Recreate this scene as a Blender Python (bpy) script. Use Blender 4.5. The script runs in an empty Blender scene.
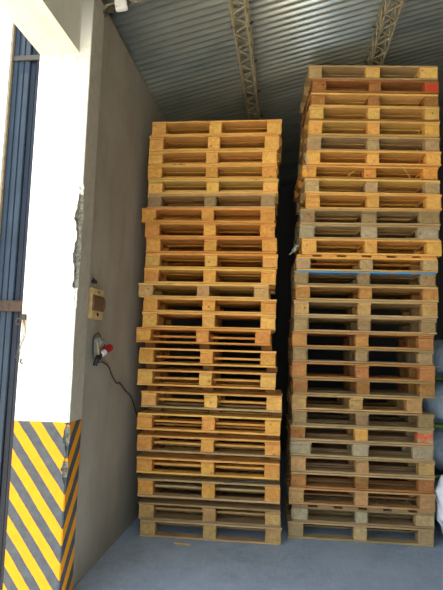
import bpy, bmesh, math, random
from mathutils import Vector, Matrix
S = bpy.context.scene
COL = S.collection
rnd = random.Random(7)
PI = math.pi

# ------------------------------------------------------------------ helpers
def link(name, bm, mat, parent=None, loc=(0, 0, 0), rotz=0, smooth=False):
    bmesh.ops.recalc_face_normals(bm, faces=bm.faces[:])
    me = bpy.data.meshes.new(name); bm.to_mesh(me); bm.free()
    for m in (mat if isinstance(mat, (list, tuple)) else [mat]): me.materials.append(m)
    if smooth:
        for p in me.polygons: p.use_smooth = True
    o = bpy.data.objects.new(name, me); COL.objects.link(o)
    o.location = loc; o.rotation_euler = (0, 0, rotz)
    if parent: o.parent = parent
    return o
def thing(name, label, cat, loc=(0, 0, 0), rotz=0, group=None):
    o = bpy.data.objects.new(name, None); COL.objects.link(o); o.empty_display_size = .1
    o.location = loc; o.rotation_euler = (0, 0, rotz); o['label'] = label; o['category'] = cat
    if group: o['group'] = group
    return o
def tag(o, label, cat, group=None):
    o['label'] = label; o['category'] = cat
    if group: o['group'] = group
    return o
def struct(name, bm, mat, label=None, **k):
    o = link(name, bm, mat, **k); o['kind'] = 'structure'
    if label: o['label'] = label
    return o
def box(bm, x0, x1, y0, y1, z0, z1, mi=0):
    vs = [bm.verts.new((x, y, z)) for z in (z0, z1) for (x, y) in ((x0, y0), (x1, y0), (x1, y1), (x0, y1))]
    fs = [(3, 2, 1, 0), (4, 5, 6, 7), (0, 1, 5, 4), (1, 2, 6, 5), (2, 3, 7, 6), (3, 0, 4, 7)]
    for f in fs:
        fa = bm.faces.new([vs[i] for i in f]); fa.material_index = mi
def bbox(x0, x1, y0, y1, z0, z1, bev=0.0):
    bm = bmesh.new(); box(bm, x0, x1, y0, y1, z0, z1)
    if bev: bmesh.ops.bevel(bm, geom=bm.edges[:], offset=bev, segments=2, affect='EDGES')
    return bm
def prism(bm, c, l, a, b, axis, ch=.003, segs=6, warp=.0, jit=.0, R=rnd):
    """sawn timber: length l along axis, cross-section a x b with worn arrises"""
    ha, hb = a/2, b/2
    pr = [(-ha+ch, -hb), (ha-ch, -hb), (ha, -hb+ch), (ha, hb-ch), (ha-ch, hb), (-ha+ch, hb), (-ha, hb-ch), (-ha, -hb+ch)]
    rings = []
    ph = R.random()*6.28; bow = R.uniform(-1, 1)*warp
    for i in range(segs+1):
        t = -l/2 + l*i/segs
        w = bow*(1-(2*i/segs-1)**2) + warp*.3*math.sin(ph+i*1.7)
        ring = []
        for (u, v) in pr:
            uu = u + R.uniform(-jit, jit); vv = v + w + R.uniform(-jit, jit)*.5
            tt = t + (R.uniform(-jit, jit)*1.5 if i in (0, segs) else 0)
            if axis == 'X': p = (c[0]+tt, c[1]+uu, c[2]+vv)
            elif axis == 'Y': p = (c[0]+uu, c[1]+tt, c[2]+vv)
            else: p = (c[0]+uu, c[1]+vv, c[2]+tt)
            ring.append(bm.verts.new(p))
        rings.append(ring)
    for i in range(segs):
        for j in range(8):
            k = (j+1) % 8
            bm.faces.new((rings[i][j], rings[i][k], rings[i+1][k], rings[i+1][j]))
    bm.faces.new(rings[0]); bm.faces.new(rings[-1][::-1])
def timber(*a, **k):
    bm = bmesh.new(); prism(bm, *a, **k); return bm
def tube(bm, pts, r, n=6, closed=False):
    pts = [Vector(p) for p in pts]; rings = []; N = len(pts)
    for i, p in enumerate(pts):
        if closed: d = pts[(i+1) % N]-pts[i-1]
        else: d = pts[min(i+1, N-1)]-pts[max(i-1, 0)]
        d.normalize(); up = Vector((0, 0, 1)) if abs(d.z) < .9 else Vector((1, 0, 0))
        s = d.cross(up).normalized(); u = s.cross(d)
        rings.append([bm.verts.new(p + s*math.cos(2*PI*k/n)*r + u*math.sin(2*PI*k/n)*r) for k in range(n)])
    for i in range(N if closed else N-1):
        A, B = rings[i], rings[(i+1) % N]
        for k in range(n): bm.faces.new((A[k], A[(k+1) % n], B[(k+1) % n], B[k]))
    if not closed: bm.faces.new(rings[0]); bm.faces.new(rings[-1][::-1])
def tubebm(pts, r, n=6, closed=False):
    bm = bmesh.new(); tube(bm, pts, r, n, closed); return bm
def smoothpts(P, k=6):
    P = [Vector(p) for p in P]; Q = [P[0]*2-P[1]]+P+[P[-1]*2-P[-2]]; out = []
    for i in range(1, len(Q)-2):
        for j in range(k):
            t = j/k; a, b, c, d = Q[i-1:i+3]
            out.append(.5*((2*b)+(c-a)*t+(2*a-5*b+4*c-d)*t*t+(-a+3*b-3*c+d)*t**3))
    return out+[P[-1]]

# ------------------------------------------------------------------ materials
class NT:
    def __init__(s, name, rough=.7, metal=0, spec=.3):
        s.m = bpy.data.materials.new(name); s.m.use_nodes = True
        s.n = s.m.node_tree.nodes; s.l = s.m.node_tree.links
        s.b = s.n['Principled BSDF']; s.b.inputs['Roughness'].default_value = rough
        s.b.inputs['Metallic'].default_value = metal; s.b.inputs['Specular IOR Level'].default_value = spec
        s.tc = s.n.new('ShaderNodeTexCoord')
    def map(s, scale, src='Object', rand=False):
        mp = s.n.new('ShaderNodeMapping'); mp.inputs['Scale'].default_value = scale
        s.l.new(s.tc.outputs[src], mp.inputs['Vector'])
        if rand:
            oi = s.n.new('ShaderNodeObjectInfo'); mm = s.n.new('ShaderNodeMath'); mm.operation = 'MULTIPLY'; mm.inputs[1].default_value = 91
            s.l.new(oi.outputs['Random'], mm.inputs[0]); s.l.new(mm.outputs[0], mp.inputs['Location'])
        return mp.outputs[0]
    def noise(s, vec, scale=5, detail=4, rough=.55, dist=0):
        t = s.n.new('ShaderNodeTexNoise'); t.inputs['Scale'].default_value = scale; t.inputs['Detail'].default_value = detail
        t.inputs['Roughness'].default_value = rough; t.inputs['Distortion'].default_value = dist
        s.l.new(vec, t.inputs['Vector']); return t.outputs['Fac']
    def ramp(s, fac, stops):
        r = s.n.new('ShaderNodeValToRGB'); e = r.color_ramp.elements
        while len(e) < len(stops): e.new(.5)
        for el, (p, c) in zip(e, stops):
            el.position = p; el.color = (*c, 1) if isinstance(c, (tuple, list)) else (c, c, c, 1)
        s.l.new(fac, r.inputs[0]); return r.outputs[0]
    def mix(s, fac, a, b, mode='MIX'):
        x = s.n.new('ShaderNodeMix'); x.data_type = 'RGBA'; x.blend_type = mode
        for sock, v in ((x.inputs[0], fac), (x.inputs[6], a), (x.inputs[7], b)):
            if isinstance(v, bpy.types.NodeSocket): s.l.new(v, sock)
            elif isinstance(v, (int, float)): sock.default_value = v
            else: sock.default_value = (*v, 1)
        return x.outputs[2]
    def math(s, op, a, b=None, clamp=False):
        x = s.n.new('ShaderNodeMath'); x.operation = op; x.use_clamp = clamp
        for i, v in enumerate((a, b)):
            if v is None: continue
            if isinstance(v, bpy.types.NodeSocket): s.l.new(v, x.inputs[i])
            else: x.inputs[i].default_value = v
        return x.outputs[0]
    def bump(s, h, st=.3, d=.01):
        b = s.n.new('ShaderNodeBump'); b.inputs['Strength'].default_value = st; b.inputs['Distance'].default_value = d
        s.l.new(h, b.inputs['Height']); s.l.new(b.outputs[0], s.b.inputs['Normal'])
    def col(s, c):
        if isinstance(c, bpy.types.NodeSocket): s.l.new(c, s.b.inputs['Base Color'])
        else: s.b.inputs['Base Color'].default_value = (*c, 1)
        return s.m
def lin(r, g, b):
    return tuple(((c/255+.055)/1.055)**2.4 if c > 10 else c/3294 for c in (r, g, b))
def simple(name, c, rough=.6, metal=0, var=.25, sc=30):
    t = NT(name, rough, metal); v = t.map((1, 1, 1)); f = t.noise(v, sc, 3)
    return t.col(t.ramp(f, [(.3, tuple(x*(1-var) for x in c)), (.7, tuple(min(1, x*(1+var)) for x in c))]))
WOOD = {   # light, dark, amount of grey weathering
    'fresh':  ((240, 188, 106), (206, 142, 66), .10),
    'orange': ((234, 172, 90), (194, 124, 54), .08),
    'tan':    ((214, 172, 112), (168, 122, 72), .30),
    'russet': ((204, 146, 86), (158, 102, 54), .22),
    'yellow': ((236, 196, 118), (204, 154, 78), .06),
    'brown':  ((188, 132, 74), (138, 88, 46), .25),
    'beige':  ((206, 176, 128), (164, 130, 86), .40),
    'grey':   ((180, 150, 104), (134, 104, 68), .5),
    'pale':   ((196, 180, 146), (154, 136, 102), .4),
    'weathered': ((150, 146, 136), (104, 98, 90), .90),
}
_w = {}
def wood(kind, axis, paint=None):
    key = (kind, axis, paint)
    if key in _w: return _w[key]
    L, D, g = WOOD[kind]; L = lin(*L); D = lin(*D)
    t = NT('wood_%s_%s%s' % (kind, axis, '_' + paint if paint else ''), .75, 0, .2)
    sc = {'X': (1.2, 22, 22), 'Y': (22, 1.2, 22), 'Z': (9, 9, 9)}[axis]
    v = t.map(sc, rand=True)
    grain = t.noise(v, 3.2, 6, .65, .6)
    c = t.ramp(grain, [(.28, D), (.5, tuple((a+b)/2 for a, b in zip(L, D))), (.72, L)])
    v2 = t.map((3, 3, 3), rand=True)
    blot = t.noise(v2, 1.6, 4, .6)
    c = t.mix(t.ramp(blot, [(.35, 0.0), (.75, .38)]), c, tuple(x*.6 for x in D))
    # knots
    kv = t.map((5, 30, 30) if axis == 'X' else (30, 5, 30) if axis == 'Y' else (12, 12, 12), rand=True)
    vo = t.n.new('ShaderNodeTexVoronoi'); vo.inputs['Scale'].default_value = .8; t.l.new(kv, vo.inputs['Vector'])
    c = t.mix(t.ramp(vo.outputs['Distance'], [(.05, .8), (.16, 0.0)]), c, tuple(x*.4 for x in D))
    gy = t.noise(t.map((1.5, 6, 6) if axis == 'X' else (5, 3, 5), rand=True), 2.2, 5, .7)
    c = t.mix(t.ramp(gy, [(.62-g*.35, 0.0), (.80-g*.2, min(1, .35+g*.6))]), c, lin(150, 128, 94))
    oi = t.n.new('ShaderNodeObjectInfo')
    hs = t.n.new('ShaderNodeHueSaturation')
    mr = t.n.new('ShaderNodeMapRange'); mr.inputs['To Min'].default_value = .92; mr.inputs['To Max'].default_value = 1.2
    t.l.new(oi.outputs['Random'], mr.inputs['Value']); t.l.new(mr.outputs[0], hs.inputs['Value'])
    r2 = t.math('FRACT', t.math('MULTIPLY', oi.outputs['Random'], 37.7))
    mr2 = t.n.new('ShaderNodeMapRange'); mr2.inputs['To Min'].default_value = .492; mr2.inputs['To Max'].default_value = .510
    t.l.new(r2, mr2.inputs['Value']); t.l.new(mr2.outputs[0], hs.inputs['Hue'])
    t.l.new(c, hs.inputs['Color']); c = hs.outputs[0]
    if paint:
        pc = {'blue': lin(60, 150, 205), 'red': lin(215, 60, 45), 'orange': lin(225, 95, 60)}[paint]
        pn = t.noise(t.map((4, 12, 12) if axis == 'X' else (9, 9, 14), rand=True), 2.0, 4, .7)
        c = t.mix(t.ramp(pn, [(.40, 0.0), (.52, .9)]), c, pc)
    t.bump(grain, .35, .004)
    _w[key] = t.col(c); return _w[key]

def m_floor():
    t = NT('worn_concrete_floor', .62, 0, .35)
    v = t.map((1, 1, 1))
    a = t.noise(v, 1.3, 6, .6); b = t.noise(v, 9, 8, .7); f = t.noise(v, 34, 5, .75)
    c = t.ramp(a, [(.3, lin(138, 156, 176)), (.7, lin(168, 186, 206))])
    c = t.mix(t.ramp(b, [(.35, 0.0), (.68, .75)]), c, lin(176, 190, 208))
    c = t.mix(t.ramp(f, [(.52, 0.0), (.68, .7)]), c, lin(190, 202, 216))
    sc = t.noise(t.map((30, 3, 1)), 2, 5, .7, 1.0)
    c = t.mix(t.ramp(sc, [(.56, 0.0), (.70, .6)]), c, lin(196, 206, 218))
    d = t.noise(v, 3.1, 5, .65)
    c = t.mix(t.ramp(d, [(.55, 0.0), (.8, .35)]), c, lin(80, 90, 102))
    t.bump(b, .25, .01); return t.col(c)
def m_plaster(name, c0, c1, st=lin(70, 62, 54)):
    t = NT(name, .85, 0, .2); v = t.map((1, 1, 1))
    a = t.noise(v, 1.1, 6, .6); b = t.noise(t.map((1, 1, .25)), 7, 5, .65); s = t.noise(v, 22, 3, .6)
    c = t.ramp(a, [(.3, c0), (.7, c1)])
    c = t.mix(t.ramp(b, [(.5, 0.0), (.8, .3)]), c, st)
    c = t.mix(t.ramp(s, [(.68, 0.0), (.76, .6)]), c, st)
    t.bump(t.noise(v, 60, 5, .6), .25, .004); return t.col(c)
XC, YF, ZS = -1.391, 3.25, 1.155
def m_pillar():
    t = NT('painted_pillar', .7, 0, .3)
    sp = t.n.new('ShaderNodeSeparateXYZ'); t.l.new(t.tc.outputs['Object'], sp.inputs[0])
    x, y, z = sp.outputs; v = t.map((1, 1, 1))
    wob = t.math('MULTIPLY', t.math('SUBTRACT', t.noise(v, 9, 4, .6), .5), .018)
    s = t.math('ADD', z, t.math('MULTIPLY', t.math('SUBTRACT', x, XC), 1.30))
    s = t.math('SUBTRACT', s, t.math('MULTIPLY', t.math('SUBTRACT', y, YF), 1.30))
    s = t.math('ADD', s, wob)
    fr = t.math('FRACT', t.math('DIVIDE', t.math('ADD', s, 4-.349-.052+.208-.03), .208))
    yel = t.math('LESS_THAN', fr, .5)
    wear = t.noise(v, 16, 6, .7)
    gy = t.ramp(wear, [(.3, lin(58, 62, 66)), (.7, lin(80, 83, 86))])
    ye = t.ramp(wear, [(.3, lin(212, 134, 3)), (.75, lin(222, 148, 8))])
    stripes = t.mix(yel, gy, ye)
    stripes = t.mix(t.ramp(t.noise(v, 28, 6, .75), [(.66, 0.0), (.72, .8)]), stripes, lin(120, 112, 98))
    wn = t.noise(v, 13, 5, .7)
    wh = t.mix(t.ramp(wn, [(.68, 0.0), (.78, .5)]), lin(240, 238, 230), lin(150, 140, 120))
    # dirt collected under the lintel and rust around the ring
    dz = t.math('SUBTRACT', 1, t.math('MULTIPLY', t.math('ABSOLUTE', t.math('SUBTRACT', z, 3.67)), 9), True)
    wh = t.mix(t.math('MULTIPLY', dz, t.ramp(t.noise(v, 24, 5, .75), [(.42, 0.0), (.7, .8)])), wh, lin(110, 92, 66))
    rz = t.math('SUBTRACT', 1, t.math('MULTIPLY', t.math('ABSOLUTE', t.math('SUBTRACT', z, 1.83)), 8), True)
    rx = t.math('SUBTRACT', 1, t.math('MULTIPLY', t.math('ABSOLUTE', t.math('ADD', x, 1.765)), 14), True)
    wh = t.mix(t.math('MULTIPLY', t.math('MULTIPLY', rz, rx), .75), wh, lin(214, 160, 90))
    top = t.math('GREATER_THAN', t.math('ADD', z, wob), ZS)
    t.bump(t.noise(v, 30, 6, .7), .3, .006)
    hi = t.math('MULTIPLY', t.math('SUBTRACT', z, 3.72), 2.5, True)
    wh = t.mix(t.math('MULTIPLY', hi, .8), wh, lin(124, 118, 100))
    side = t.math('GREATER_THAN', x, XC-.0035)  # shade of the right-hand face, put into the colour as a greyer tone
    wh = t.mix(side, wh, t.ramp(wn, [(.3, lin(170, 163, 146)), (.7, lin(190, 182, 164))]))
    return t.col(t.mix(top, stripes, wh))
M = {}
M['floor'] = m_floor()
M['ground'] = m_plaster('outside_concrete', lin(196, 184, 160), lin(214, 204, 182), lin(150, 140, 120))
M['wall'] = m_plaster('grey_plaster', lin(154, 147, 132), lin(178, 170, 154), lin(110, 102, 90))
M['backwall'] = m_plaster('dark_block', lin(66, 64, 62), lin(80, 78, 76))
M['beam'] = m_plaster('lintel_paint', lin(208, 203, 184), lin(222, 217, 200), lin(150, 138, 112))
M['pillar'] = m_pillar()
t = NT('broken_concrete', .95, 0, .1); v = t.map((1, 1, 1)); f = t.noise(v, 45, 6, .75)
t.bump(f, .8, .01); M['broken'] = t.col(t.ramp(f, [(.35, lin(70, 68, 64)), (.65, lin(160, 154, 140))]))
t = NT('galvanised_sheet', .3, .65, .5); v = t.map((.5, 1, .5)); f = t.noise(v, 2.5, 5, .6)
M['roof'] = t.col(t.ramp(f, [(.3, lin(160, 168, 164)), (.7, lin(200, 206, 198))]))
M['truss'] = simple('rusty_primer_steel', lin(160, 148, 118), .7, .1, .45, 40)
M['darksteel'] = simple('dark_steel', lin(60, 58, 56), .6, .3)
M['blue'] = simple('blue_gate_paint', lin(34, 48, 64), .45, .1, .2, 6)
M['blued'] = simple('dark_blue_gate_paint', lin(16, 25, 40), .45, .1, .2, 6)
M['beigest'] = simple('beige_edge_paint', lin(120, 110, 92), .6)
M['rustband'] = simple('rusty_band', lin(56, 44, 38), .8, .1, .4)
M['cream'] = simple('cream_plastic', lin(206, 176, 120), .5)
M['browncov'] = simple('brown_cover', lin(108, 82, 60), .5, 0, .3)
M['black'] = simple('black_rubber', lin(38, 38, 42), .6)
M['greypl'] = simple('grey_plastic', lin(122, 122, 112), .6)
M['red'] = simple('red_plastic', lin(158, 32, 38), .5, 0, .15)
M['whitepl'] = simple('white_plastic', lin(222, 222, 220), .5, 0, .06)
M['cable'] = simple('brown_cable', lin(74, 66, 56), .6)
M['yellowcable'] = simple('yellowed_cable', lin(190, 160, 100), .6)
M['film'] = simple('clear_film', lin(160, 156, 144), .3, 0, .1)
M['strap'] = simple('grey_strap', lin(120, 116, 110), .6)
M['straw'] = simple('straw', lin(214, 170, 92), .8)
M['stamp'] = simple('branded_mark', lin(70, 44, 24), .9)
t = NT('blue_grey_woven', .6, 0, .3); v = t.map((1, 1, 1)); f = t.noise(v, 7, 6, .65)
t.bump(t.noise(v, 14, 5, .6), .5, .02); M['sack'] = t.col(t.ramp(f, [(.3, lin(120, 138, 150)), (.7, lin(176, 192, 204))]))
M['green'] = simple('green_hem', lin(96, 140, 52), .6)
M['crump'] = simple('white_crumpled', lin(226, 230, 238), .5, 0, .06)

# ------------------------------------------------------------------ the building
WX = -1.43          # inner face of the left wall
def zr(x): return 4.26 + .25*(x+1.43)
YB, YE, XE = -1.6, 9.0, 3.3
struct('floor', bbox(-1.8, XE+.2, YB, YE+.2, -.12, 0), M['floor'])
struct('ground', bbox(-26, -1.8, -22, 24, -.12, -.005), M['ground'])
struct('ground_front', bbox(-1.8, 26, -22, YB, -.12, -.005), M['ground'])
def hull(poly, y0, y1, mat, name):
    bm = bmesh.new()
    A = [bm.verts.new((x, y0, z)) for x, z in poly]; B = [bm.verts.new((x, y1, z)) for x, z in poly]
    bm.faces.new(A); bm.faces.new(B[::-1]); n = len(poly)
    for i in range(n): bm.faces.new((A[i], B[i], B[(i+1) % n], A[(i+1) % n]))
    return struct(name, bm, mat)
hull([(WX-.3, 0), (WX, 0), (WX, zr(WX)-.012), (WX-.3, zr(WX-.3)-.012)], 3.46, YE, M['wall'], 'wall_left')
hull([(XE, 0), (XE+.2, 0), (XE+.2, zr(XE+.2)-.012), (XE, zr(XE)-.012)], YB+.001, YE-.001, M['backwall'], 'wall_right')  # unseen right wall, set close and dark to lower the fill light
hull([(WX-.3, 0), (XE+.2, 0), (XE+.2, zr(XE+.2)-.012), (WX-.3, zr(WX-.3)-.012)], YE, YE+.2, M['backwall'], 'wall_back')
hull([(2.2, 0), (XE+.2, 0), (XE+.2, zr(XE+.2)-.012), (2.2, zr(2.2)-.012)], YB-.2, YB, M['wall'], 'front_fill_blocker')  # unseen wall piece added behind the camera to narrow the opening and cut fill
# corrugated roof sheet
bm = bmesh.new(); P = .085; n = int((YE+.25-YB)/P*8); rows = []
for th in (0, .0025):
    row = []
    for i in range(n+1):
        y = YB + i*P/8; dz = .0135*math.sin(2*PI*i/8) + th + .015
        row.append([bm.verts.new((x, y, zr(x)+dz)) for x in (-1.85, XE+.3)])
    rows.append(row)
for r, row in enumerate(rows):
    for i in range(n):
        f = (row[i][0], row[i][1], row[i+1][1], row[i+1][0]); bm.faces.new(f if r else f[::-1])
for i in range(n):
    for s in (0, 1): bm.faces.new((rows[0][i][s], rows[0][i+1][s], rows[1][i+1][s], rows[1][i][s]))
for i in (0, n): bm.faces.new((rows[0][i][0], rows[0][i][1], rows[1][i][1], rows[1][i][0]))
struct('ceiling', bm, M['roof'], smooth=True)

# pillar with a knocked-off corner
bm = bmesh.new()
px0, px1, py0, py1 = -1.765, XC, YF, 3.46
ZN = 170; ztop = zr(px0)-.004
R2 = random.Random(3); rings = []; dmg = []
for i in range(ZN+1):
    z = ztop*i/ZN
    d = .006
    if 2.02 < z < 2.74: d = .034 + .012*math.sin(z*23) + R2.uniform(-.007, .007)
    elif 1.90 < z <= 2.02: d = .012 + R2.uniform(0, .008)
    elif .74 < z < 1.13: d = .024 + .012*math.sin(z*31) + R2.uniform(-.008, .008)
    elif 1.13 <= z < 1.55: d = .008+R2.uniform(0, .007)
    dmg.append(d); e = R2.uniform(-.006, .004) if d > .01 else 0
    m = (d*.45+e) if d > .012 else d*.5
    rings.append([bm.verts.new(p) for p in ((px0, py0, z), (px1-d, py0, z), (px1-d*.5-m*.4, py0+d*.5+m*.3, z), (px1, py0+d*.8, z), (px1, py1, z), (px0, py1, z))])
for i in range(ZN):
    for j in range(6):
        k = (j+1) % 6
        f = bm.faces.new((rings[i][j], rings[i][k], rings[i+1][k], rings[i+1][j]))
        f.material_index = 1 if (j in (1, 2) and dmg[i] > .02 and dmg[i+1] > .02) else 0
bm.faces.new(rings[0][::-1]); bm.faces.new(rings[-1])
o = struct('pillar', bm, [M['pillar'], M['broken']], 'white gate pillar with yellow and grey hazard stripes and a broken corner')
bm = bmesh.new(); box(bm, -1.765, -1.475, YB, YF-.001, 3.69, zr(-1.765)-.004)
bmesh.ops.subdivide_edges(bm, edges=bm.edges[:], cuts=6, use_grid_fill=True)
R3 = random.Random(5)
for v_ in bm.verts:
    v_.co.z += R3.uniform(-.003, .003) if v_.co.z < 3.7 else 0
struct('lintel', bm, M['beam'])
# far pillar of the open bay, behind the viewer
struct('pillar_rear', bbox(-1.765, -1.40, YB-.36, YB-.002, 0, zr(-1.765)-.03), M['beam'])

# open-web roof joists
def joist(x, y0, y1, w, h, name, label):
    T = thing(name, label, 'roof joist', (x, y0, zr(x)-h-.012), 0, 'lattice joists under the roof')
    L = y1-y0; sl = .25
    def at(u, s): return (u, s, h-.012+sl*u) # top
    for u in (-w/2, w/2):
        link('chord', bbox(u-.007, u+.007, 0, L, h-.02+sl*u, h-.008+sl*u), M['truss'], T)
    for u in (-w/2, w/2):
        link('chord', bbox(u*.9-.007, u*.9+.007, 0, L, 0, .012), M['truss'], T)
    step = .12; n = int(L/step)
    for u in (-w/2, w/2):
        bm = bmesh.new(); pts = []
        for i in range(n+1): pts.append((u*.95, min(L, i*step), .012 if i % 2 else h-.025+sl*u))
        for i in range(n): tube(bm, [pts[i], pts[i+1]], .006, 5)
        link('web_bar', bm, M['truss'], T)
    for zz, tag_ in ((.01, 0), (h-.02, 1)):
        bm = bmesh.new()
        for i in range(n):
            s = 1 if i % 2 else -1
            tube(bm, [(-s*w/2*.93, i*step, zz+(-s*w/2*sl if tag_ else 0)), (s*w/2*.93, (i+1)*step, zz+(s*w/2*sl if tag_ else 0))], .006, 5)
        link('cross_lacing', bm, M['truss'], T)
    bm = bmesh.new()
    for i in range(0, int(L/.6)):
        for u in (-w/2, w/2): tube(bm, [(u, .3+i*.6, h-.03+sl*u), (u+(.03 if u > 0 else -.03), .3+i*.6, h-.014+sl*u)], .009, 6)
    link('roof_clip', bm, M['darksteel'], T)
    return T
joist(-.43, YB+.1, YE-.02, .13, .15, 'lattice_joist', 'rust-coloured open-web steel joist above the left-hand pallet stack')
joist(.87, YB+.1, YE-.02, .13, .20, 'lattice_joist', 'rust-coloured open-web steel joist running above the right-hand pallet stack')

# crossbar with wiring, top left
T = thing('steel_crossbar', 'rusty steel angle bar crossing under the roof at the top left corner', 'steel bar', (0, 0, 0))
bm = bmesh.new(); tube(bm, [(WX+.005, 3.50, zr(WX)-.055), (-.6, 3.50, zr(-.6)-.055)], .018, 4); link('angle_bar', bm, M['truss'], T)
bm = bmesh.new(); tube(bm, [(WX+.005, 3.56, zr(WX)-.035), (-.6, 3.56, zr(-.6)-.035)], .012, 4); link('flange', bm, M['truss'], T)
bm = bmesh.new()
R4 = random.Random(11)
for k in range(5):
    pts = [(-1.40+.03*i+R4.uniform(-.012, .012), 3.445+R4.uniform(-.02, .02), 4.12+.012*i+R4.uniform(-.02, .02)) for i in range(8)]
    tube(bm, smoothpts(pts, 4), .007, 6)
tag(link('cable_bundle', bm, M['cable'], smooth=True), 'tangle of dark cables clipped at the top of the wall under the roof', 'cables')
pts = [(-1.258+.052*math.cos(a), 3.38+.02*math.sin(a*2), 4.235+.052*math.sin(a)) for a in [2*PI*i/20 for i in range(20)]]
tag(link('cable_loop', tubebm(pts, .009, 6, True), M['yellowcable'], smooth=True), 'yellowed loop of cable hanging above the white junction box', 'cable')
T = thing('junction_box', 'small white box hanging from the cables at the top left', 'junction box', (-1.215, 3.34, 4.06), .1)
o = link('housing', bbox(-.042, .042, -.02, .02, 0, .105, .004), M['whitepl'], T); o.rotation_euler = (0, -.18, 0)
o = link('lid', bbox(-.036, .036, -.026, -.02, .008, .097, .002), M['whitepl'], T); o.rotation_euler = (0, -.18, 0)
for sx, sz in ((-.03, .015), (.03, .09)): link('screw', tubebm([(sx, -.026, sz), (sx, -.0285, sz)], .003, 6), M['darksteel'], o)
link('hanger', tubebm([(-.01, 0, .1), (-.02, .0, .13), (-.03, .02, .15)], .004, 5), M['cable'], T)

# blue folding gate folded back beside the pillar
T = thing('folding_gate', 'dark blue steel folding gate leaf standing open beside the white pillar', 'gate', (0, 3.40, 0))
xs = [-2.055, -2.01, -1.965, -1.92, -1.875, -1.83, -1.785]
for i in range(6):
    a, b = xs[i], xs[i+1]
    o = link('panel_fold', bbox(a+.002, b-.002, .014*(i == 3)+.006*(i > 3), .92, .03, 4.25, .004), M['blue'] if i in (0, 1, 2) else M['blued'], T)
link('edge_strip', bbox(-2.075, -2.056, -.02, .92, .03, 4.25, .002), M['beigest'], T)
link('top_rail', bbox(-2.055, -1.785, -.012, -.001, 3.74, 3.78, .002), M['darksteel'], T)
sb = link('strap_band', bbox(-2.08, -1.79, -.022, -.002, 1.875, 1.955, .003), M['rustband'], T)
for sx in (-2.03, -1.83): link('rivet', tubebm([(sx, -.022, 1.915), (sx, -.028, 1.915)], .008, 8), M['darksteel'], sb)
link('bottom_shoe', bbox(-2.06, -1.785, 0, .92, 0, .028), M['darksteel'], T)
T = thing('gate_latch', 'rusty ring and hanging wires on the left edge of the white pillar', 'latch', (-1.758, 3.242, 1.80))
link('ring', tubebm([(-.018+.017*math.cos(a), -.008, .0+.02*math.sin(a)) for a in [2*PI*i/14 for i in range(14)]], .005, 6, True), M['rustband'], T, smooth=True)
link('staple', bbox(-.004, .03, -.012, .004, .012, .05, .003), M['darksteel'], T)
for k, dx in enumerate((0, .012, .022)):
    link('wire', tubebm(smoothpts([(.012+dx*.4, -.008, .02), (.014+dx, -.01, -.08), (-.004+dx*.6, -.008, -.17), (-.022+dx, -.008, -.24-.02*k)]), .0022, 5), M['cable'], T)
tag(link('wall_hook', tubebm([(-1.747, 3.245, 1.555), (-1.744, 3.235, 1.53), (-1.735, 3.235, 1.522), (-1.728, 3.24, 1.53)], .005, 6), M['cable']), 'small metal hook on the white pillar below the ring', 'hook')

# electrical fittings on the left wall  (x = distance out of the wall)
T = thing('fuse_box', 'cream electrical box with brown cover on the grey wall', 'fuse box', (WX, 3.67, 1.85))
link('back_plate', bbox(0, .03, -.115, .115, 0, .225, .005), M['cream'], T)
bm = bmesh.new()
n = 8
for yy in (-.10, .10): pass
ringA = []
for i in range(n+1):
    a = i/n; z = .06+.115*a; x = .03+.018*math.sin(PI*a)**.6
    ringA.append([bm.verts.new((x, yy, z)) for yy in (-.112, .112)] + [bm.verts.new((.03, yy, z)) for yy in (.112, -.112)])
for i in range(n):
    for j in range(4): bm.faces.new((ringA[i][j], ringA[i][(j+1) % 4], ringA[i+1][(j+1) % 4], ringA[i+1][j]))
link('cover', bm, M['browncov'], T)
link('screw', tubebm([(.03, .0, .036), (.036, .0, .036)], .012, 8), M['black'], T)
link('screw', tubebm([(.03, .0, .2), (.035, .0, .2)], .007, 8), M['black'], T)
T = thing('wall_bracket', 'small dark metal stub sticking out of the wall above the fuse box', 'bracket', (WX, 3.60, 2.12))
link('stub', bbox(0, .035, -.012, .02, -.01, .012, .002), M['black'], T)
link('peg', tubebm([(.02, 0, 0), (.025, -.03, .025)], .006, 6), M['black'], T)
T = thing('power_socket', 'grey wall socket with a red plug and dangling cables below the fuse box', 'socket', (WX, 3.71, 1.51))
link('socket_body', bbox(0, .06, -.045, .035, .07, .2, .01), M['greypl'], T)
link('socket_hood', tubebm([(.03, -.01, .19), (.075, -.01, .16)], .028, 10), M['greypl'], T)
link('red_plug', tubebm([(.05, .03, .105), (.075, .1, .125), (.08, .13, .135)], .029, 10), M['red'], T, smooth=False)
pl = [c for c in T.children if c.name.startswith('red_plug')][0]
link('white_collar', tubebm([(.065, .0, .085), (.075, .035, .1)], .022, 10), M['whitepl'], pl)
link('black_connector', tubebm([(.05, -.05, .045), (.055, -.01, .08)], .022, 8), M['black'], T)
link('black_connector', tubebm([(.04, -.06, .0), (.05, -.055, .05)], .017, 8), M['black'], T)
link('cable_loop', tubebm(smoothpts([(.02, -.05, .05), (.03, -.09, .12), (.02, -.06, .2), (.03, .0, .24), (.03, .07, .2), (.05, .11, .14)]), .005, 6), M['cable'], T)
link('cable_loop', tubebm(smoothpts([(.03, -.02, .2), (.05, -.05, .15), (.06, -.05, .08)]), .006, 6), M['yellowcable'], T)
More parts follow.
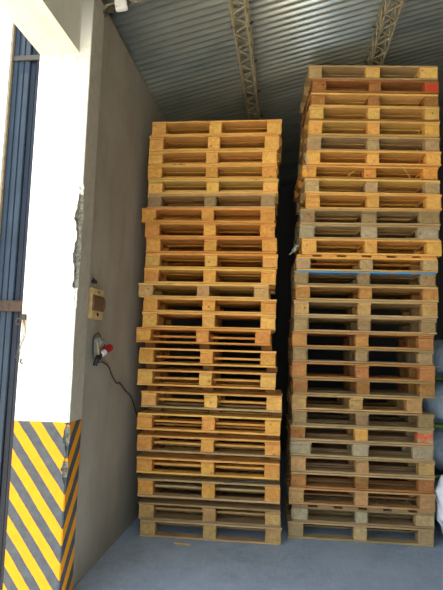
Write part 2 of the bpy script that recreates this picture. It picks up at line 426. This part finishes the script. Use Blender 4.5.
tag(link('loose_cable', tubebm(smoothpts([(WX+.01, 3.72, 1.53), (WX+.012, 3.86, 1.53), (WX+.008, 4.02, 1.50), (WX+.01, 4.12, 1.42), (WX+.01, 4.24, 1.35), (WX+.008, 4.34, 1.345), (WX+.01, 4.50, 1.27), (WX+.008, 4.70, 1.19), (WX+.01, 4.9, 1.0)], 5), .006, 6), M['cable'], smooth=True), 'thin dark cable trailing down the grey wall from the socket', 'cable')

# ------------------------------------------------------------------ pallets
def pallet(label, group, loc, rz, W, H, deck, blk, D=.8, runner=0, cross=False, paint=None, blkmats=None, bw=None, seed=0, bottom=None, inner=None):
    R = random.Random(seed*7+1)
    T = thing('wooden_pallet', label, 'pallet', loc, rz, group)
    t = .0185; e = .0014
    z0 = runner; bh = H-runner-3*t   # block height
    mx = W/2-.072; xs = (-mx, 0, mx); ys = (-D/2+.05, 0, D/2-.05)
    bwid = bw or (.135, .115, .135); mats = blkmats or (blk, blk, blk)
    kw = dict(R=R)
    bot = bottom or deck
    for j, y in enumerate(ys):      # bottom boards along the face
        link('bottom_board', timber((R.uniform(-.004, .004), y, z0+t/2), W-.004, .1 if j != 1 else .145, t-e, 'X', ch=.003, segs=10, warp=.0005, jit=.0007, **kw), wood(bot, 'X'), T)
    if inner:
        link('inner_board', timber((0, -D/2+.16, z0+t+bh*inner), W-.05, .09, .02, 'X', ch=.003, segs=8, jit=.0007, **kw), wood('tan' if deck == 'grey' else deck, 'X'), T)
    if runner:
        for x in xs: link('runner', timber((x+R.uniform(.0, .04), .05, runner/2), D-.2, .095, runner-e, 'Y', ch=.003, segs=3, jit=.001, **kw), wood('brown', 'Y'), T)
    for i, x in enumerate(xs):
        for j, y in enumerate(ys):
            kd, pt = mats[i] if isinstance(mats[i], tuple) else (mats[i], None)
            w_ = bwid[i]; xx = x + (w_-.144)/2*(1 if i == 0 else -1 if i == 2 else 0)
            link('block', timber((xx+R.uniform(-.004, .004), y+(R.uniform(0, .006) if j == 0 else 0), z0+t+bh/2), bh-e, w_, .1, 'Z', ch=.005 if not (kd in ('grey', 'pale')) else .014, segs=3, jit=.0018, **kw), wood(kd, 'Z', pt if j == 0 else None), T)
    if not cross:
        for i, x in enumerate(xs): # cross boards on the blocks
            kd = mats[i][0] if isinstance(mats[i], tuple) else mats[i]
            w_ = bwid[i]; xx = x + (w_-.144)/2*(1 if i == 0 else -1 if i == 2 else 0)
            link('stringer_board', timber((xx, R.uniform(0, .004), z0+t+bh+t/2), D-.004, w_, t-e, 'Y', ch=.002, segs=3, jit=.001, **kw), wood(kd, 'Y'), T)
        for j, (y, w) in enumerate(((-D/2+.0725, .145), (-D/4+.015, .1), (0, .145), (D/4-.015, .1), (D/2-.0725, .145))):
            link('deck_board', timber((R.uniform(-.005, .005), y+R.uniform(-.003, .003), z0+2*t+bh+t/2), W, w, t-e, 'X', ch=.003, segs=10, warp=.0004, jit=.0007, **kw), wood(deck, 'X', paint if j == 0 else None), T)
    else:
        for y in ys: link('stringer_board', timber((0, y, z0+t+bh+t/2), W-.006, .1, t-e, 'X', ch=.002, segs=8, jit=.001, **kw), wood(deck, 'X'), T)
        n = 6
        for i in range(n):
            x = -W/2+.075+(W-.15)*i/(n-1)
            link('deck_board', timber((x+R.uniform(-.006, .006), 0, z0+2*t+bh+t/2), D, .142, t-e, 'Y', ch=.003, segs=4, jit=.0015, **kw), wood(deck, 'Y'), T)
    return T

LX = [-0.708, -0.729, -0.737, -0.742, -0.726, -0.736, -0.763, -0.743, -0.722, -0.725, -0.733, -0.779, -0.723, -0.729, -0.768, -0.729, -0.733, -0.678, -0.692, -0.7, -0.695, -0.686, -0.672, -0.657]
LB = [3.669, 3.518, 3.374, 3.234, 3.096, 2.958, 2.82, 2.679, 2.534, 2.392, 2.25, 2.117, 1.983, 1.84, 1.654, 1.46, 1.266, 1.073, 0.877, 0.685, 0.498, 0.291, 0.146, 0]
LW = [1.239, 1.231, 1.215, 1.221, 1.222, 1.208, 1.244, 1.21, 1.214, 1.224, 1.217, 1.205, 1.217, 1.222, 1.229, 1.247, 1.25, 1.262, 1.279, 1.272, 1.268, 1.261, 1.249, 1.239]
ordn = ['topmost', 'second from the top', 'third from the top', 'fourth from the top', 'fifth from the top', 'sixth from the top', 'seventh from the top', 'eighth from the top', 'ninth from the top', 'tenth from the top', 'eleventh from the top', 'twelfth from the top', 'thirteenth from the top', 'fourteenth from the top', 'fifteenth from the top', 'sixteenth from the top', 'seventeenth from the top']
up = ['bottom one on the floor', 'second from the floor', 'third from the floor', 'fourth from the floor', 'fifth from the floor', 'sixth from the floor', 'seventh from the floor', 'eighth from the floor', 'ninth from the floor', 'tenth from the floor', 'eleventh from the floor', 'twelfth from the floor', 'thirteenth from the floor', 'fourteenth from the floor']
LK = [('fresh', 'fresh', 'honey-coloured'), ('fresh', 'fresh', 'honey-coloured'), ('fresh', 'fresh', 'honey-coloured pallet with a dark stamp, '), ('fresh', 'orange', 'honey-coloured'), ('yellow', 'fresh', 'pale yellow'),
      ('tan', 'grey', 'dull grey-beige'), ('orange', 'orange', 'orange pallet sticking out left, '), ('orange', 'orange', 'orange'), ('orange', 'orange', 'orange'), ('orange', 'fresh', 'orange'),
      ('fresh', 'orange', 'honey-coloured'), ('yellow', 'tan', 'pale pallet shifted furthest left, '), ('fresh', 'orange', 'orange'), ('fresh', 'fresh', 'honey-coloured'), ('orange', 'orange', 'bright orange'),
      ('fresh', 'orange', 'honey-coloured'), ('fresh', 'fresh', 'honey-coloured'), ('fresh', 'fresh', 'honey-coloured pallet shifted right, '), ('fresh', 'orange', 'honey-coloured'), ('fresh', 'orange', 'honey-coloured'),
      ('fresh', 'orange', 'brown-edged'), ('beige', 'orange', 'grey-decked'), ('grey', 'tan', 'grey weathered'), ('beige', 'tan', 'weathered')]
RS = random.Random(21)
def lab(desc, pos, side):
    if desc.endswith(', '): return desc + pos + ' in the ' + side + ' stack'
    return desc + ' wooden pallet, ' + pos + ' in the ' + side + ' stack'
LH = [LB[i-1]-LB[i] if i else .145 for i in range(24)]
for k in range(24):
    d, b, desc = LK[k]
    pos = ordn[k] if k < 14 else up[23-k]
    yf = 4.609 + (LX[k]+1.283)*.0269
    rz = .0269 + RS.uniform(-.012, .012)
    bot = None
    if k >= 16: bot = 'beige' if k % 2 else d
    yy = yf+.4+RS.uniform(-.012, .012)-(.02 if k in (14, 17, 18) else 0)
    P_ = pallet(lab(desc, pos, 'left-hand'), 'pallets in the left-hand stack', (LX[k], yy, LB[k]+.0006), rz, LW[k], LH[k]-.0008, d, b,
                runner=.046 if 14 <= k <= 21 else 0, seed=k, bottom=bot, inner=.52 if (14 <= k <= 22 or k in (2, 3, 4)) else .4 if k in (0, 1, 6) else None)
    if k == 2:   # dark brand on the lower front board
        bm = bmesh.new(); x = -.37
        for w, h in ((.012, .010), (.006, .013), (.014, .004), (.006, .013), (.010, .012), (.006, .013), (.016, .005)):
            box(bm, x, x+w, -.4025, -.399, .004, .004+h); x += w+.008
        link('stamp', bm, M['stamp'], P_)

RX = [0.769, 0.806, 0.794, 0.78, 0.775, 0.766, 0.757, 0.723, 0.746, 0.754, 0.704, 0.704, 0.725, 0.676, 0.66, 0.67, 0.658, 0.66, 0.651, 0.653, 0.647, 0.658, 0.653, 0.653, 0.642, 0.642, 0.65, 0.652, 0.636, 0.663, 0.631]
RB = [4.316, 4.185, 4.042, 3.895, 3.744, 3.593, 3.451, 3.316, 3.168, 3.015, 2.865, 2.724, 2.573, 2.419, 2.281, 2.14, 1.993, 1.847, 1.703, 1.564, 1.416, 1.269, 1.132, 0.993, 0.857, 0.718, 0.577, 0.442, 0.295, 0.147, 0]
RW = [1.248, 1.227, 1.237, 1.249, 1.251, 1.267, 1.273, 1.29, 1.28, 1.269, 1.3, 1.3, 1.283, 1.302, 1.292, 1.295, 1.3, 1.296, 1.276, 1.276, 1.285, 1.275, 1.168, 1.263, 1.267, 1.265, 1.27, 1.26, 1.28, 1.241, 1.265]
RK = [('beige', 'beige', 'dusty beige'), ('brown', 'brown', 'brown pallet with a red-painted corner block, '), ('yellow', 'brown', 'yellowish pallet with brown blocks, '), ('yellow', 'yellow', 'yellowish'), ('yellow', 'fresh', 'yellowish'),
      ('beige', 'beige', 'dull beige'), ('fresh', 'fresh', 'golden'), ('fresh', 'orange', 'golden pallet with orange blocks, '), ('yellow', 'beige', 'yellowish'), ('fresh', 'fresh', 'golden'),
      ('beige', 'grey', 'beige pallet with grey blocks, '), ('beige', 'pale', 'beige pallet with rounded grey blocks, '), ('fresh', 'fresh', 'golden'), ('fresh', 'beige', 'golden pallet with slotted top edge, '), ('grey', 'grey', 'grey pallet with blue-painted front edge, '),
      ('fresh', 'orange', 'tan'), ('beige', 'fresh', 'tan'), ('beige', 'grey', 'grey-brown'), ('orange', 'orange', 'orange'), ('grey', 'grey', 'grey'),
      ('orange', 'orange', 'orange-tan'), ('grey', 'brown', 'grey-topped'), ('fresh', 'fresh', 'narrower tan'), ('grey', 'grey', 'grey-brown'), ('beige', 'brown', 'brown pallet with an orange-red painted corner block, '),
      ('beige', 'pale', 'pallet with pale grey blocks, '), ('beige', 'fresh', 'tan'), ('beige', 'brown', 'brown'), ('fresh', 'fresh', 'tan'), ('grey', 'pale', 'grey slotted pallet with pale blocks, '), ('beige', 'beige', 'dull beige')]
for k in range(31):
    d, b, desc = RK[k]
    if k >= 14:
        sw = {'fresh': 'tan', 'orange': 'russet'}; d = sw.get(d, d); b = sw.get(b, b)
    pos = ordn[k] if k < 17 else up[30-k]
    H = RB[k-1]-RB[k] if k else .146
    yf = 4.856 + (RX[k]-.1235)*.0442
    rz = .0442 + RS.uniform(-.012, .012) + (0.05 if k < 9 else .02 if k < 14 else 0)
    bm_ = None; bw = None
    if k == 1: bm_ = ('brown', 'brown', ('brown', 'red'))
    if k == 24: bm_ = ('brown', 'fresh', ('beige', 'orange'))
    if k == 0: bm_ = ('beige', 'yellow', 'yellow')
    if k == 11: bw = (.145, .15, .20)
    if k == 10: bw = (.145, .14, .19)
    if k == 25: bw = (.19, .145, .18)
    if k == 29: bw = (.15, .11, .16); bm_ = ('pale', 'pale', 'beige')
    if k == 0: bw = (.13, .14, .17)
    W = RW[k]
    xx = RX[k] + (0.0 if k != 22 else -.002)
    a = rz; ly = .4
    # the front left corner stays where the stack has it
    cx_ = (xx-.6) + W/2*math.cos(a) - .4*math.sin(a) + .6*0
    cy_ = (4.856+(xx-.6-.1235)*.0442) + W/2*math.sin(a) + .4*math.cos(a)
    pallet(lab(desc, pos, 'right-hand'), 'pallets in the right-hand stack', (cx_, cy_+RS.uniform(-.01, .01), RB[k]+.0006), rz, W, H-.0008, d, b,
           cross=(k in (13, 29)), paint='blue' if k == 14 else None, blkmats=bm_, bw=bw, seed=100+k, bottom='brown' if k in (3, 7, 27) else None, inner=.45 if k in (3, 4, 7) else None)

# loose bits on and around the stacks
tag(link('grey_strap', timber((0, 0, 0), .40, .03, .004, 'X', ch=.001, segs=8, warp=.004, jit=.001), M['strap']), 'loose grey strapping lying across the front of the left-hand stack near the floor', 'strap')
st = bpy.data.objects['grey_strap']; st.location = (-.33, 4.66, .515); st.rotation_euler = (0, -.06, .22)
R5 = random.Random(9)
def scrap(loc, w, h, label, tw=.0):
    bm = bmesh.new(); n = 6; g = []
    for i in range(n+1):
        g.append([bm.verts.new(((j/3-.5)*w*(1-.5*i/n)+R5.uniform(-.006, .006)+tw*i/n, R5.uniform(-.01, .01), -h*i/n+R5.uniform(-.006, .006))) for j in range(4)])
    for i in range(n):
        for j in range(3): bm.faces.new((g[i][j], g[i][j+1], g[i+1][j+1], g[i+1][j]))
    o = link('film_scrap', bm, M['film'], loc=loc); md = o.modifiers.new('thick', 'SOLIDIFY'); md.thickness = .0015
    tag(o, label, 'plastic scrap', 'shreds of plastic film')
scrap((.14, 4.858, 3.56), .014, .18, 'shred of clear film hanging down the upper left corner of the right-hand stack', .03)
scrap((.085, 4.858, 2.66), .035, .09, 'white shred of film poking left from the middle of the right-hand stack', -.07)
scrap((.11, 4.858, 3.02), .012, .12, 'thin shred of film on the left edge of the right-hand stack above the white one', .01)
for i, (x, z, dx, dz, lb_) in enumerate(((1.02, 3.44, .1, -.14, 'long straw sticking out between upper pallets of the right-hand stack, right half'), (.62, 3.39, -.09, -.08, 'straw leaning beside the middle block high in the right-hand stack'), (1.2, 2.74, -.12, -.05, 'straw lying across an opening lower on the right side of the right-hand stack'))):
    tag(link('straw', tubebm([(x, 4.865, z), (x+dx*.5, 4.85, z+dz*.45), (x+dx, 4.865, z+dz)], .003, 5), M['straw']), lb_, 'straw', 'loose straws')
tag(link('wood_splinter', timber((0, 0, .006), .13, .02, .010, 'X', ch=.002, segs=4, jit=.002), wood('yellow', 'X'), loc=(-.86, 4.50, 0), rotz=-.05), 'pale splinter of wood on the floor in front of the left-hand stack', 'splinter')

# ------------------------------------------------------------------ sacks beside the right-hand stack
from mathutils import noise as mn
def sackbm(w, d, h, seed, p=3.2, amp=.03):
    bm = bmesh.new(); bmesh.ops.create_uvsphere(bm, u_segments=40, v_segments=24, radius=1)
    for v_ in bm.verts:
        c = v_.co; r = (abs(c.x)**p+abs(c.y)**p+abs(c.z)**p)**(-1/p); c *= r
        q = Vector((c.x*w/2, c.y*d/2, c.z*h/2))
        nn = mn.noise(q*6+Vector((seed*7.1, 0, 0)))*amp + mn.noise(q*16+Vector((seed*3.1, 0, 0)))*amp*.45
        q += q.normalized()*nn; q.z = max(-h/2, min(h/2, q.z))+h/2
        v_.co = q
    return bm
sl = ['lying on the floor', 'second from the floor', 'third from the floor', 'fourth from the floor, topmost of the pile']
zz = 0
for k, (h, dx) in enumerate(((.5, .04), (.46, .0), (.44, -.02), (.44, .06))):
    T = thing('bulk_sack', 'blue-grey woven sack beside the right-hand stack, ' + sl[k], 'sack', (1.86+dx, 5.62+.02*k, zz), .05*(k-1), 'blue-grey sacks stacked on the right')
    sk = link('sack_body', sackbm(1.0, 1.0, h, k), M['sack'], T, smooth=True)
    if k > 0:
        bm = bmesh.new(); tube(bm, smoothpts([(-.50, -.1, .04), (-.495, -.36, .03), (-.40, -.475, .035), (-.1, -.5, .03), (.2, -.5, .04), (.45, -.44, .03)]), .016, 6); link('green_hem', bm, M['green'], sk, smooth=True)
    zz += h+.001
tag(link('crumpled_bag', sackbm(.46, .3, .72, 12, 2.1, .06), M['crump'], loc=(1.56, 4.93, 0.0)), 'crumpled white plastic bag on the floor at the right edge beside the right-hand stack', 'bag')

# ------------------------------------------------------------------ light
w = bpy.data.worlds.new('World'); S.world = w; w.use_nodes = True
bg = w.node_tree.nodes['Background']; bg.inputs[0].default_value = (.72, .86, 1, 1); bg.inputs[1].default_value = 2.6
sd = bpy.data.lights.new('Sun', 'SUN'); sd.energy = 15; sd.angle = .01; sd.color = (1, .88, .70)
so = bpy.data.objects.new('Sun', sd); COL.objects.link(so)
so.rotation_euler = Vector((-.36, -.11, .91)).to_track_quat('Z', 'Y').to_euler()

# ------------------------------------------------------------------ camera
cd = bpy.data.cameras.new('Camera'); cam = bpy.data.objects.new('Camera', cd); COL.objects.link(cam); S.camera = cam
f, th, p, r, H = 515.39, .12904, .10692, .02883, 1.648
fw = Vector((-math.sin(th)*math.cos(p), math.cos(th)*math.cos(p), math.sin(p)))
rt = Vector((math.cos(th), math.sin(th), 0)); u_ = rt.cross(fw)
rt2 = rt*math.cos(r)+u_*math.sin(r); up2 = -rt*math.sin(r)+u_*math.cos(r)
cam.matrix_world = Matrix(((rt2.x, up2.x, -fw.x, 0), (rt2.y, up2.y, -fw.y, 0), (rt2.z, up2.z, -fw.z, H), (0, 0, 0, 1)))
cd.sensor_fit = 'VERTICAL'; cd.sensor_height = 36; cd.lens = f*36/590; cd.clip_start = .05
S.view_settings.view_transform = 'Standard'; S.view_settings.look = 'None'; S.view_settings.gamma = 1
S.view_settings.exposure = .24
